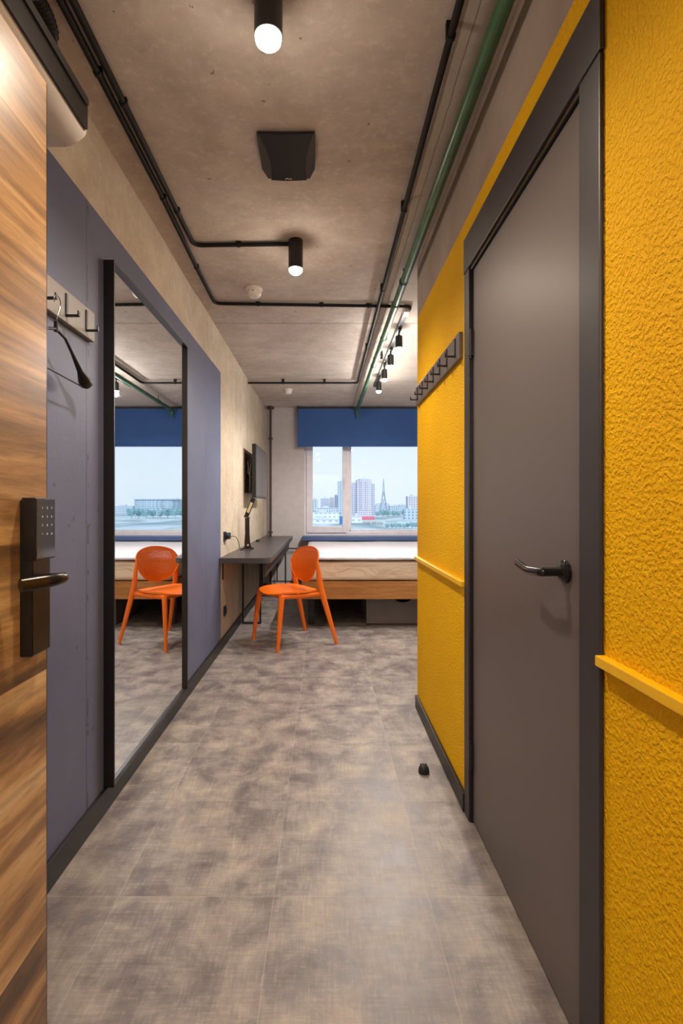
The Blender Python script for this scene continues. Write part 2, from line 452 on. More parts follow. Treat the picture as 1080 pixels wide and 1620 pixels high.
# entrance wall and hallway behind the camera
bm = bmesh.new()
box(bm, -1.3, -.66, .0, .12, 0, ZC); box(bm, .44, XR+.6, .0, .12, 0, ZC); box(bm, -.66, .44, .0, .12, 2.06, ZC)
struct('wall_front', bm, M['white_wall'], label='entrance wall behind the camera', cat='wall')
bm = bmesh.new()
box(bm, -1.3, -1.2, YF, 0, 0, ZC); box(bm, 1.1, 1.2, YF, 0, 0, ZC); box(bm, -1.3, 1.2, YF-.1, YF, 0, ZC)
struct('wall_hallway', bm, M['white_wall'], label='white hallway walls behind the camera', cat='wall')

# baseboards, rails
def base(name, bmm, m, label): struct(name, bmm, m, label=label, cat='baseboard')
base('baseboard_left', B(XL, XL+.014, .12, YB, 0, .085, bev=.003), M['black'], 'black baseboard along the left wall')
bm = bmesh.new(); box(bm, XR-.014, XR, 1.905, 2.91, 0, .07, bev=.003)
base('baseboard_right', bm, M['black'], 'black baseboard below the yellow wall')
bm = bmesh.new(); box(bm, XR-.014, XR, .13, .967, 0, .07, bev=.003)
base('baseboard_front', bm, M['black'], 'short black baseboard beside the near casing')
base('baseboard_back', B(XL+.014, XE, YB-.014, YB, 0, .07), M['black'], 'black baseboard under the window')
struct('trim_1', B(XR-.02, XR, 1.906, 2.905, .848, .868, bev=.002), M['yellow_smooth'], label='yellow rail on the far yellow wall', cat='wall trim')
struct('trim_2', B(XR-.02, XR, .13, .964, .848, .868, bev=.002), M['yellow_smooth'], label='yellow rail on the near yellow wall', cat='wall trim')
#struct('trim_3', B(XL-.001, XL+.02, .12, YB, ZC-.004, ZC, bev=.001), M['ceiling'], label='concrete joint under the ceiling', cat='wall trim')

# ------------------------------------------------------------------ window
win = struct('window_1', B(WX0, WX0+.05, 7.16, 7.22, WZ0, WZ1), M['pvc'], label='white framed window over the bed looking on the city', cat='window')
YG = 7.16
bm = bmesh.new()
box(bm, WX0+.05, WX1-.05, YG, YG+.06, WZ0, WZ0+.06, bev=.006); box(bm, WX0+.05, WX1-.05, YG, YG+.06, WZ1-.05, WZ1, bev=.006)
box(bm, WX1-.05, WX1, YG, YG+.06, WZ0, WZ1, bev=.006); box(bm, .285, .355, YG, YG+.06, WZ0+.06, WZ1-.05, bev=.006)
for z0, z1 in ((WZ0+.055, WZ0+.085), (WZ1-.08, WZ1-.05)): box(bm, .355, WX1-.05, YG+.008, YG+.05, z0, z1, bev=.005)
for x0, x1 in ((.35, .38), (WX1-.08, WX1-.05)): box(bm, x0, x1, YG+.008, YG+.05, WZ0+.06, WZ1-.05, bev=.005)
obj('window_frame', bm, M['pvc'], win)
bm = bmesh.new()
sx0, sx1, sz0, sz1 = WX0+.03, .30, WZ0+.045, WZ1-.03
t = .09
box(bm, sx0, sx0+t, YG-.022, YG+.045, sz0, sz1, bev=.007); box(bm, sx1-t*.5, sx1+.012, YG-.022, YG+.045, sz0, sz1, bev=.007)
box(bm, sx0+t, sx1-t*.5, YG-.022, YG+.045, sz0, sz0+t, bev=.007); box(bm, sx0+t, sx1-t*.5, YG-.022, YG+.045, sz1-t, sz1, bev=.007)
sash = obj('sash', bm, M['pvc'], win)
bm = bmesh.new(); box(bm, .274, .298, YG-.032, YG-.022, 1.49, 1.55, bev=.003); tube(bm, [(.286, YG-.03, 1.52), (.286, YG-.06, 1.52)], .008)
box(bm, .277, .295, YG-.07, YG-.056, 1.42, 1.535, bev=.005)
obj('window_handle', bm, M['pvc'], sash)
obj('glass_pane', B(sx0+t-.005, sx1-t*.5+.005, YG+.01, YG+.016, sz0+t-.005, sz1-t+.005), M['glass'], sash)
obj('glass_pane', B(.375, WX1-.075, YG+.02, YG+.026, WZ0+.08, WZ1-.075), M['glass'], win)
# board under the window
o = obj('window_sill', B(WX0-.02, WX1+.0, 6.90, YG+.01, .690, .748, bev=.003), M['sill']); tag(o, 'dark blue sill board below the window behind the bed', 'window sill')

# roller blind
bl = thing('roller_blind', 'blue roller blind half lowered over the top of the window', 'blind', (.8, 6.98, 2.50))
obj('blind_tube', tube(bmesh.new(), [(-.36, 6.985, 2.50), (2.12, 6.985, 2.50)], .026, 20), M['charcoal'], bl, smooth=40)
obj('blind_fabric', B(-.372, 2.12, 6.952, 6.956, 1.99, 2.50), M['blind'], bl)
obj('bottom_bar', B(-.372, 2.12, 6.946, 6.962, 1.978, 1.994, bev=.003), M['blind'], bl)
for x in (-.365, 2.12): obj('bracket', B(x-.012, x+.003, 6.95, YB, 2.46, ZC, bev=.002), M['black'], bl)

# ------------------------------------------------------------------ entrance door leaf (opened along the left)
DX = -.583
d1 = obj('door_1', B(DX-.055, DX, .14, 1.062, .008, 2.04, bev=.002), M['door_wood']); d1['kind'] = 'structure'
d1['label'] = 'open entrance door with streaked walnut veneer'; d1['category'] = 'door'
obj('door_edge', B(DX-.054, DX-.001, 1.061, 1.066, .008, 2.04, bev=.001), M['gunmetal'], d1)
lk = obj('lock_body', B(DX, DX+.023, .967, 1.032, .862, 1.164, bev=.003, seg=3), M['plastic'], d1, smooth=30)
obj('front_plate', B(DX+.022, DX+.0245, .970, 1.030, .865, 1.05, bev=.0008), M['gunmetal'], lk)
obj('keypad_body', B(DX+.004, DX+.031, .966, 1.037, 1.046, 1.168, bev=.003, seg=3), M['plastic'], lk, smooth=30)
obj('keypad', B(DX+.030, DX+.0325, .969, 1.0345, 1.049, 1.165, bev=.0008), M['keyglass'], lk)
# lever: leaves the plate near the door's free edge, then bends back toward the hinge side
bm = bmesh.new()
pts_ = fillet([(DX+.018, 1.012, 1.008), (-.514, 1.014, 1.010), (-.519, .975, 1.009), (-.556, .925, 1.006)], .022, 8)
tube(bm, pts_, [.0085+.0045*k/(len(pts_)-1) for k in range(len(pts_))], 18, sx=.75, sy=1.0)
obj('door_handle', bm, M['gunmetal'], lk, smooth=50)
# keypad characters
def text_bm(s, size, M4):
    cu = bpy.data.curves.new('t', 'FONT'); cu.body = s; cu.size = size; cu.align_x = 'CENTER'; cu.align_y = 'CENTER'
    o = bpy.data.objects.new('t', cu); COL.objects.link(o)
    dg = bpy.context.evaluated_depsgraph_get(); dg.update()
    me = bpy.data.meshes.new_from_object(o.evaluated_get(dg)); me.transform(M4)
    bpy.data.objects.remove(o); bm = bmesh.new(); bm.from_mesh(me); bpy.data.meshes.remove(me); return bm
def join(bms):
    out = bmesh.new()
    for b in bms:
        me = bpy.data.meshes.new('j'); b.to_mesh(me); out.from_mesh(me); bpy.data.meshes.remove(me); b.free()
    return out
rows = ['123', '456', '789', '*0#']; L = []
for r, row in enumerate(rows):
    for c, ch in enumerate(row):
        y = .988+c*.0165; z = 1.148-r*.0172
        R = Matrix.Translation((DX+.0327, y, z)) @ Matrix(((0, 0, 1, 0), (1, 0, 0, 0), (0, 1, 0, 0), (0, 0, 0, 1)))
        L.append(text_bm(ch, .0062, R))
obj('keypad_digits', join(L), M['digit'], lk)

# ------------------------------------------------------------------ bathroom door (right)
d2 = obj('door_2', B(XR+.006, XR+.046, 1.058, 1.838, .008, 2.010, bev=.002), M['leaf']); d2['kind'] = 'structure'
d2['label'] = 'grey brown flat bathroom door in the yellow wall'; d2['category'] = 'door'
bm = bmesh.new()
box(bm, XR-.002, XR+.11, DY0-.002, DY0+.006, 0, DZ); box(bm, XR-.002, XR+.11, DY1-.006, DY1+.002, 0, DZ); box(bm, XR-.002, XR+.11, DY0, DY1, DZ-.006, DZ+.002)
box(bm, XR+.05, XR+.06, DY0, DY1, 0, DZ)
obj('door_frame', bm, M['black'], d2)
obj('casing_side', B(.526, XR, .967, 1.047, 0, 2.022, bev=.003), M['casing'], d2)
obj('casing_side', B(.526, XR, 1.845, 1.905, 0, 2.022, bev=.003), M['casing'], d2)
obj('casing_head', B(.524, XR, .963, 1.908, 2.024, 2.152, bev=.003), M['casing'], d2)
for z in (1.744, .245):
    bm = bmesh.new(); tube(bm, [(.533, 1.842, z-.045), (.533, 1.842, z+.045)], .0085, 14)
    box(bm, .533, .542, 1.83, 1.85, z-.045, z+.045)
    for q in (-.05, .05): tube(bm, [(.533, 1.842, z+q-.004), (.533, 1.842, z+q+.004)], .0065, 12)
    obj('hinge', bm, M['black'], d2, smooth=40)
bm = bmesh.new(); lathe(bm, [(.0, 0), (.026, 0), (.026, -.007), (.022, -.011), (.012, -.012), (.010, -.02), (.010, -.052), (0, -.052)], (XR+.006, 1.132, 1.005), 'x')
hd = obj('door_handle', bm, M['blackchrome'], d2, smooth=40)
bm = bmesh.new(); tube(bm, fillet([(XR-.030, 1.132, 1.004), (XR-.052, 1.132, 1.004), (XR-.054, 1.20, 1.000), (XR-.050, 1.272, 1.010)], .016, 6), .0095, 14, sx=.75, sy=1.0)
obj('lever', bm, M['blackchrome'], hd, smooth=50)
obj('strike', B(XR-.002, XR+.006, 1.049, 1.056, .99, 1.02), M['chrome'], d2)

# ------------------------------------------------------------------ air unit above the door leaf
ac = thing('wall_air_unit', 'white wall air unit with a dark front above the wooden door', 'air conditioner', (XL, .9, 2.12))
pts = [(XL, 2.10), (-.685, 2.10), (-.668, 2.103), (-.652, 2.112), (-.632, 2.128), (-.628, 2.138), (-.628, 2.228), (-.634, 2.238), (-.66, 2.242), (XL, 2.245)]
bm = bmesh.new(); prism(bm, pts, 'y', .25, 1.335)
obj('housing', bm, M['white_plastic'], ac, smooth=40)
def rnd_rect(y0, y1, z0, z1, r, n=6):
    out = []
    for cy, cz, a0 in ((y1-r, z1-r, 0), (y0+r, z1-r, 90), (y0+r, z0+r, 180), (y1-r, z0+r, 270)):
        for k in range(n+1):
            a = math.radians(a0+90*k/n); out.append((cy+r*math.cos(a), cz+r*math.sin(a)))
    return out
obj('front_panel', prism(bmesh.new(), rnd_rect(.262, 1.330, 2.136, 2.226, .012), 'x', -.630, -.622), M['plastic'], ac, smooth=30)
obj('air_slot', prism(bmesh.new(), rnd_rect(.262, 1.325, 2.196, 2.218, .008), 'x', -.623, -.617), M['black'], ac)

# ------------------------------------------------------------------ mirror
mi = thing('wall_mirror', 'tall full length mirror in a thin black frame on the slate left wall', 'mirror', (XL, 2.42, .06))
MY0, MY1, MZ0, MZ1 = 1.912, 2.944, .088, 2.085
bm = bmesh.new(); fx = -.795; tw = .008
box(bm, XL, fx, MY0, MY0+tw, MZ0, MZ1); box(bm, XL, fx, MY1-tw, MY1, MZ0, MZ1)
box(bm, XL, fx, MY0+tw, MY1-tw, MZ0, MZ0+tw); box(bm, XL, fx, MY0+tw, MY1-tw, MZ1-tw, MZ1)
box(bm, XL, XL+.006, MY0+tw, MY1-tw, MZ0+tw, MZ1-tw)
obj('frame', bm, M['black'], mi)
obj('mirror_glass', B(XL+.006, -.811, MY0+tw, MY1-tw, MZ0+tw, MZ1-tw), M['mirror'], mi)

# ------------------------------------------------------------------ coat racks
def hook_bm(y, side, xb, zt, zb):
    bm = bmesh.new(); s = side
    def bb(xa, xb_, y0, y1, z0, z1): box(bm, min(xa, xb_), max(xa, xb_), y0, y1, z0, z1, bev=.0012)
    bb(xb, xb+s*.004, y-.006, y+.006, zb, zt)
    bb(xb, xb+s*.042, y-.006, y+.006, zb, zb+.006)
    bb(xb+s*.038, xb+s*.042, y-.006, y+.006, zb, zb+.018)
    return bm
rk = thing('coat_rack', 'taupe wall coat rack with black hooks left of the mirror', 'coat rack', (XL, 1.40, 1.73))
xb = -.817
obj('board', B(XL, xb, 1.02, 1.80, 1.735, 1.838, bev=.003), M['rackboard'], rk)
for k in range(6): obj('hook', hook_bm(1.735-.135*k, 1, xb, 1.825, 1.752), M['black'], rk)
rr = thing('coat_rack', 'dark grey coat rack with black hooks on the yellow wall', 'coat rack', (XR, 2.41, 1.73))
obj('board', B(.520, XR, 1.955, 2.885, 1.725, 1.828, bev=.002), M['rackdark'], rr)
for k in range(7): obj('hook', hook_bm(2.012+.135*k, -1, .520, 1.818, 1.745), M['black'], rr)

# hanger on the third hook of the left rack
hx, hy = -.781, 1.472
hg = thing('clothes_hanger', 'black clothes hanger hooked on the taupe coat rack', 'hanger', (hx, hy, 1.76))
pts = []
for k in range(13):
    a = math.radians(205-k*19); pts.append((hx+.004, hy+.018*math.cos(a)*1.0, 1.748+.018*math.sin(a)))
pts += [(hx+.003, hy+.006, 1.715), (hx+.002, hy, 1.700), (hx, hy, 1.672)]
obj('hanger_hook', tube(bmesh.new(), pts, .0018, 8), M['chrome'], hg, smooth=60)
def hanger(sgn):
    dx = .0 ; L_ = []
    L_.append(((hx, hy, 1.668), .005)); L_.append(((hx+.004*sgn, hy+.045*sgn, 1.655), .0045))
    L_.append(((hx+.004*sgn, hy+.085*sgn, 1.625), .005)); L_.append(((hx+.004*sgn, hy+.135*sgn, 1.583), .009))
    L_.append(((hx+.004*sgn, hy+.165*sgn, 1.560), .020)); L_.append(((hx+.004*sgn, hy+.181*sgn, 1.548), .020)); L_.append(((hx+.004*sgn, hy+.188*sgn, 1.540), .006))
    return L_
bm = bmesh.new()
tube(bm, [(hx, hy, 1.69), (hx, hy, 1.660)], .006, 10)
for s_ in (1, -1):
    h = hanger(s_); tube(bm, [p for p, r in h], [r for p, r in h], 12, sx=1.0, sy=.9)
tube(bm, [(hx, hy-.175, 1.545), (hx, hy+.178, 1.538)], .0028, 8)
obj('hanger_body', bm, M['plastic'], hg, smooth=50)

# ------------------------------------------------------------------ ceiling conduits
def corr(path, r, ribs=True):
    bm = bmesh.new()
    if not ribs: return tube(bm, path, r, 10)
    p = dense(path, .0045); rad = [r if i % 2 else r*.84 for i in range(len(p))]
    return tube(bm, p, rad, 10)
def clip_at(bm, p, d, r):
    d = Vector(d).normalized(); p = Vector(p)
    tube(bm, [p-d*.007, p+d*.007], r*1.2, 10)
    box(bm, p.x-r*1.15, p.x+r*1.15, p.y-.007 if abs(d.y) > .5 else p.y-r*1.15, p.y+.007 if abs(d.y) > .5 else p.y+r*1.15, p.z, ZC)
    return bm
R_ = .0118; zc = ZC-.0145
def conduit(path, clips, label, r=R_):
    t_ = thing('conduit', label, 'conduit', path[0])
    obj('conduit_tube', corr(fillet(path, .05, 6), r), M['conduit'], t_, smooth=60)
    for p, d in clips: obj('clip', clip_at(bmesh.new(), p, d, r), M['conduit'], t_, smooth=40)
yd = (0, 1, 0); xd = (1, 0, 0)
conduit([(-.714, .25, zc), (-.718, 2.2, zc), (-.734, 2.9, zc), (-.740, 3.42, zc), (.592, 3.47, zc), (.592, 3.545, zc)],
    [((-.7155, .95, zc), yd), ((-.717, 1.60, zc), yd), ((-.719, 2.25, zc), yd), ((-.734, 2.9, zc), yd), ((-.45, 3.43, zc), xd), ((-.02, 3.445, zc), xd), ((.3, 3.46, zc), xd)],
    'left of the two black corrugated conduits, turning right to the track lights')
conduit([(-.680, .25, zc), (-.686, 2.66, zc), (-.185, 2.645, zc)],
    [((-.682, 1.18, zc), yd), ((-.684, 1.72, zc), yd), ((-.685, 2.35, zc), yd), ((-.45, 2.652, zc), xd)],
    'black conduit turning right to the second ceiling spotlight')
z2 = zc-.026
conduit([(.362, .25, z2), (.362, 5.50, z2), (XL+.005, 5.50, z2)],
    [((.362, 1.45, z2), yd), ((.362, 2.3, z2), yd), ((.362, 3.15, z2), yd), ((.362, 4.3, z2), yd), ((.0, 5.50, z2), xd), ((-.45, 5.50, z2), xd)],
    'long black conduit on the right of the ceiling beside the green pipe')
hz = thing('flexible_hose', 'short thick black corrugated hose bending into the wall above the air unit', 'hose', (-.78, 1.3, 2.5))
p = fillet([(-.760, .3, 2.50), (-.760, 1.39, 2.50), (-.770, 1.44, 2.485), (-.84, 1.46, 2.47)], .04, 8)
p = dense(p, .005)
obj('hose_tube', tube(bmesh.new(), p, [.019 if i % 2 else .0155 for i in range(len(p))], 14), M['conduit'], hz, smooth=60)
obj('hose_collar', tube(bmesh.new(), [(-.760, 1.30, 2.50), (-.760, 1.33, 2.50)], .0215, 18), M['black'], hz, smooth=40)

# green pipe
gp = thing('sprinkler_pipe', 'long green pipe running under the ceiling to the blue blind', 'pipe', (.465, .25, 2.45))
obj('pipe_run', tube(bmesh.new(), fillet([(.475, .13, 2.465), (.462, 3.4, 2.465), (.445, 6.60, 2.465), (.443, 6.86, 2.463)], .3), .0225, 20), M['green'], gp, smooth=50)
bm = bmesh.new(); lathe(bm, [(0, -.002), (.024, 0), (.026, .03), (.018, .05), (.012, .07), (.009, .10), (0, .115)], (.443, 6.86, 2.455), 'z', flip=-1)
obj('pipe_tip', bm, M['green'], gp, smooth=40)
for y in (3.30, 3.95):
    bm = bmesh.new(); tube(bm, [(.462-.001*(y-3.4), y-.022, 2.465), (.462-.001*(y-3.4), y+.022, 2.465)], .027, 20)
    obj('pipe_coupling', bm, M['green'], gp, smooth=40)
for y in (2.95, 4.70, 6.3):
    x = .462 if y < 3.4 else .462-(y-3.4)*.0053
    bm = bmesh.new(); tube(bm, [(x, y, 2.48), (x, y, ZC)], .004, 8)
    tube(bm, [(x, y-.01, 2.465), (x, y+.01, 2.465)], .026, 18)
    obj('pipe_hanger', bm, M['black'], gp, smooth=40)
bm = bmesh.new(); x = .457
tube(bm, [(x, 4.30, 2.465), (x+.03, 4.30, 2.465)], .011, 12); tube(bm, [(x+.03, 4.30, 2.475), (x+.03, 4.30, 2.41)], .010, 12)
for q in (2.435, 2.42, 2.405): tube(bm, [(x+.03, 4.30, q), (x+.03, 4.30, q+.005)], .014, 12)
obj('drain_valve', bm, M['rubber'], gp, smooth=40)

# ------------------------------------------------------------------ ceiling cylinder spots
def cyl_lamp(x, y, label, power):
    t_ = thing('ceiling_spotlight', label, 'spotlight', (x, y, ZC), 'cylinder spotlights on the corridor ceiling')
    bm = bmesh.new()
    lathe(bm, [(0, 0), (.037, 0), (.0375, -.002), (.0375, -.150), (.034, -.150), (.034, -.128), (0, -.128)], (x, y, ZC))
    obj('lamp_housing', bm, M['black'], t_, smooth=40)
    bm = bmesh.new(); lathe(bm, [(0, -.129), (.033, -.130), (.035, -.150), (.033, -.162), (.024, -.171), (.012, -.175), (0, -.176)], (x, y, ZC))
    obj('bulb', bm, M['bulb'], t_, smooth=60)
    lamp_light('spot_beam', (x, y, ZC-.19), power, t_, CONE, .8, .028, 1.0, WARM)
cyl_lamp(-.148, 1.335, 'black cylinder ceiling spotlight nearest the camera, glowing brightly', SPOT_W)
cyl_lamp(-.150, 2.64, 'black cylinder ceiling spotlight at the end of the short conduit', SPOT_W)
# unseen lamp added behind the camera to fill the corridor with light
hl = thing('fill_lamp', 'unseen round fill lamp added in the hallway behind the camera', 'ceiling lamp', (0, -.95, ZC))
obj('lamp_base', lathe(bmesh.new(), [(0, 0), (.16, 0), (.16, -.03), (0, -.03)], (0, -.95, ZC)), M['white_plastic'], hl, smooth=40)
obj('diffuser', lathe(bmesh.new(), [(0, -.03), (.15, -.03), (.15, -.05), (.10, -.065), (0, -.07)], (0, -.95, ZC)), emis('fill_diffuser', (1, .85, .66), 4), hl, smooth=40)
l = bpy.data.lights.new('fill_light', 'POINT'); l.energy = FILL_W; l.color = (1, .86, .72); l.shadow_soft_size = .15
o = bpy.data.objects.new('fill_light', l); COL.objects.link(o); o.parent = hl; o.location = (0, 0, -.25)

# track with four heads
tr = thing('lighting_track', 'thin black ceiling track carrying four small lamps', 'track', (.573, 4.6, ZC))
obj('track_rail', B(.556, .590, 3.55, 5.75, 2.512, 2.54, bev=.002), M['black'], tr)
obj('track_feed', B(.553, .593, 3.50, 3.60, 2.500, 2.538, bev=.004), M['white_plastic'], tr)
names = ['nearest', 'second nearest', 'third', 'farthest']
for k, y in enumerate((3.89, 4.38, 4.84, 5.33)):
    x = .573
    t_ = thing('track_spotlight', '%s of the four small black lamps on the ceiling track' % names[k], 'spotlight', (x, y, 2.512), 'lamps on the ceiling track')
    bm = bmesh.new(); box(bm, x-.014, x+.014, y-.05, y+.05, 2.497, 2.512, bev=.002); tube(bm, [(x, y, 2.50), (x, y, 2.465)], .007, 10)
    obj('lamp_arm', bm, M['black'], t_, smooth=40)
    bm = bmesh.new(); lathe(bm, [(0, 0), (.012, 0), (.016, -.008), (.027, -.010), (.028, -.10), (.025, -.10), (.025, -.085), (0, -.085)], (x, y, 2.472))
    obj('lamp_head', bm, M['black'], t_, smooth=40)
    bm = bmesh.new(); lathe(bm, [(0, -.086), (.024, -.086), (.026, -.104), (.022, -.115), (.010, -.121), (0, -.122)], (x, y, 2.472))
    obj('bulb', bm, M['bulb'], t_, smooth=60)
    lamp_light('track_beam', (x, y, 2.472-.135), TRACK_W, t_, 172, .5, .025, 3.0, (1.0, .93, .86))

# smoke detectors
def detector(x, y, label, dot):
    t_ = thing('smoke_detector', label, 'smoke detector', (x, y, ZC), 'smoke detectors on the ceiling')
    obj('detector_base', lathe(bmesh.new(), [(0, 0), (.054, 0), (.054, -.010), (.048, -.014), (0, -.014)], (x, y, ZC)), M['white_plastic'], t_, smooth=40)
    obj('detector_head', lathe(bmesh.new(), [(0, -.014), (.044, -.014), (.047, -.026), (.044, -.040), (.034, -.052), (.020, -.056), (0, -.057)], (x, y, ZC)), M['white_plastic'], t_, smooth=50)
    if dot:
        obj('indicator', tube(bmesh.new(), [(x, y-.043, ZC-.030), (x, y-.050, ZC-.030)], .004, 8), plain('red_dot', (190, 40, 30), .4), t_)
detector(-.448, 3.22, 'white smoke detector beside the cross conduit', True)
detector(-.43, 5.98, 'small white smoke detector nearer the window', False)

# wedge speaker on ceiling
sp = thing('ceiling_speaker', 'black wedge shaped unit mounted on the corridor ceiling', 'speaker', (-.143, 2.0, ZC))
def spk():
    bm = bmesh.new(); cx = -.143; W = .108
    # far edge deep, near edge thin; plan narrows with chamfered corners at the far end
    top = [(cx-W, 1.87), (cx+W, 1.87), (cx+W, 2.03), (cx+W*.80, 2.105), (cx-W*.80, 2.105), (cx-W, 2.03)]
    bot = [(cx-W*1.0, 1.865), (cx+W*1.0, 1.865), (cx+W*.97, 2.005), (cx+W*.78, 2.052), (cx-W*.78, 2.052), (cx-W*.97, 2.005)]
    zb = [ZC-.012, ZC-.012, ZC-.050, ZC-.058, ZC-.058, ZC-.050]
    a = [bm.verts.new((x, y, ZC)) for x, y in top]; b = [bm.verts.new((x, y, z)) for (x, y), z in zip(bot, zb)]
    bm.faces.new(a); bm.faces.new((b[0], b[5], b[4], b[3], b[2], b[1]))
    for i in range(6): bm.faces.new((a[i], b[i], b[(i+1) % 6], a[(i+1) % 6]))
    bmesh.ops.recalc_face_normals(bm, faces=bm.faces); return bm
obj('housing', spk(), M['charcoal'], sp)
def spk_face():
    bm = bmesh.new(); cx = -.143; n = 12; lo = []; hi = []
    for i in range(n+1):
        t_ = i/n; y = 1.862+(2.052-1.862)*t_; z = ZC-.016-.048*t_
        hw = .102-.044*(1-(1-t_)**2)+.014*t_**3
        lo.append((bm.verts.new((cx-hw, y, z)), bm.verts.new((cx-hw*.35, y, z-.003)), bm.verts.new((cx+hw*.35, y, z-.003)), bm.verts.new((cx+hw, y, z))))
    for a, b in zip(lo, lo[1:]):
        for k in range(3): bm.faces.new((a[k], a[k+1], b[k+1], b[k]))
    r = bmesh.ops.extrude_face_region(bm, geom=bm.faces[:]); bmesh.ops.translate(bm, vec=(0, 0, .010), verts=[v for v in r['geom'] if isinstance(v, bmesh.types.BMVert)])
    bmesh.ops.recalc_face_normals(bm, faces=bm.faces); return bm
obj('grille', spk_face(), M['plastic'], sp, smooth=40)
bm = bmesh.new()
for s_ in (-1, 1):
    tube(bm, [(-.143+s_*.009-.006, 2.042, ZC-.0670), (-.143+s_*.006, 2.036, ZC-.0662), (-.143+s_*.006+.006, 2.042, ZC-.0670)], .0014, 6)
obj('logo', bm, M['white_plastic'], sp)

# ------------------------------------------------------------------ desk
dk = thing('wall_desk', 'narrow dark grey desk running along the left wall to the corner', 'desk', (XL, 5.5, 0))
TZ0, TZ1 = .702, .745
pl = [(XL, 4.0), (-.50, 4.0)]
for k in range(9):
    a = math.radians(-90+k*11.25); pl.append((-.50+.075*math.cos(a), 4.075+.075*math.sin(a)))
pl += [(-.445, 7.07), (-.715, 7.07), (-.715, 6.965), (-.775, 6.965), (-.775, 7.07), (XL, 7.07)]
obj('tabletop', prism(bmesh.new(), pl, 'z', TZ0, TZ1, bev=.003), M['desk'], dk)
obj('apron', B(-.50, -.482, 4.14, 6.9, .575, TZ0), M['charcoal'], dk)
def uframe(y, x0, x1, name='leg_frame'):
    bm = bmesh.new(); h = .009
    box(bm, x0-h, x0+h, y-h, y+h, 0, TZ0); box(bm, x1-h, x1+h, y-h, y+h, 0, TZ0)
    box(bm, x0+h, x1-h, y-h, y+h, 0, .018); box(bm, x0+h, x1-h, y-h, y+h, TZ0-.018, TZ0)
    return obj(name, bm, M['black'], dk)
uframe(4.97, -.80, -.630); uframe(6.5, -.80, -.50)
bm = bmesh.new(); box(bm, XL, XL+.008, 4.13, 4.16, .555, TZ0); box(bm, XL, -.60, 4.13, 4.16, TZ0-.008, TZ0)
obj('wall_bracket', bm, M['black'], dk)

# desk lamp
dl = thing('desk_lamp', 'slim dark folding desk lamp standing on the wall desk', 'desk lamp', (-.742, 4.92, TZ1))
bx, by = -.742, 4.92
bm = bmesh.new(); prism(bm, [(bx-.05, by-.05), (bx+.05, by-.05), (bx+.05, by+.05), (bx-.05, by+.05)], 'z', TZ1, TZ1+.012, bev=.004)
obj('lamp_base', bm, M['gunmetal'], dl)
bm = bmesh.new()
a = [bm.verts.new(v) for v in ((bx-.035, by-.012, TZ1+.01), (bx+.035, by-.012, TZ1+.01), (bx+.035, by+.012, TZ1+.01), (bx-.035, by+.012, TZ1+.01))]
lev = [(TZ1+.06, .027), (TZ1+.14, .022), (TZ1+.30, .021)]
prev = a; bm.faces.new(a[::-1])
for z, hw in lev:
    b = [bm.verts.new((bx-.008+sx*hw, by+sy*.008, z)) for sx, sy in ((-1, -1), (1, -1), (1, 1), (-1, 1))]
    for i in range(4): bm.faces.new((prev[i], prev[(i+1) % 4], b[(i+1) % 4], b[i]))
    prev = b
bm.faces.new(prev); bmesh.ops.recalc_face_normals(bm, faces=bm.faces)
obj('lamp_stem', bm, M['gunmetal'], dl)
obj('power_button', tube(bmesh.new(), [(bx, by-.012, TZ1+.035), (bx, by-.017, TZ1+.035)], .009, 12), M['led'], dl)
p0 = Vector((bx-.022, by, TZ1+.300)); p1 = Vector((bx+.055, by-.02, TZ1+.490)); d = (p1-p0).normalized()
def bar(bm, p0, p1, w_, t_, up=(0, -1, 0)):
    d = (p1-p0).normalized(); u = Vector(up); s_ = d.cross(u).normalized(); u = s_.cross(d).normalized()
    vs = []
    for p in (p0, p1):
        vs.append([bm.verts.new(p+s_*a*w_/2+u*b*t_/2) for a, b in ((-1, -1), (1, -1), (1, 1), (-1, 1))])
    bm.faces.new(vs[0][::-1]); bm.faces.new(vs[1])
    for i in range(4): bm.faces.new((vs[0][i], vs[0][(i+1) % 4], vs[1][(i+1) % 4], vs[1][i]))
    bmesh.ops.recalc_face_normals(bm, faces=bm.faces); return bm
hd_ = obj('lamp_head', bar(bmesh.new(), p0, p1, .042, .012), M['plastic'], dl)
obj('light_panel', bar(bmesh.new(), p0+d*.055+Vector((0, -.007, 0)), p0+d*.16+Vector((0, -.007, 0)), .026, .003), M['led'], hd_)
obj('hinge', tube(bmesh.new(), [(bx-.034, by, TZ1+.302), (bx+.016, by, TZ1+.302)], .007, 12), M['chrome'], dl)
cb = thing('power_cable', 'thin black lamp cable looping from the wall socket to the desk', 'cable', (XL+.03, 4.25, TZ1))
cp = [(XL+.035, 4.26, .905), (XL+.075, 4.32, .90), (XL+.085, 4.42, .85), (XL+.080, 4.52, .775), (XL+.10, 4.62, .752), (XL+.15, 4.70, .750), (XL+.17, 4.82, .750), (XL+.12, 4.95, .750), (XL+.06, 4.86, .750), (XL+.05, 4.70, .750), (XL+.09, 4.60, .756)]
obj('cable_cord', tube(bmesh.new(), fillet(cp, .05, 5), .0028, 8), M['rubber'], cb, smooth=60)

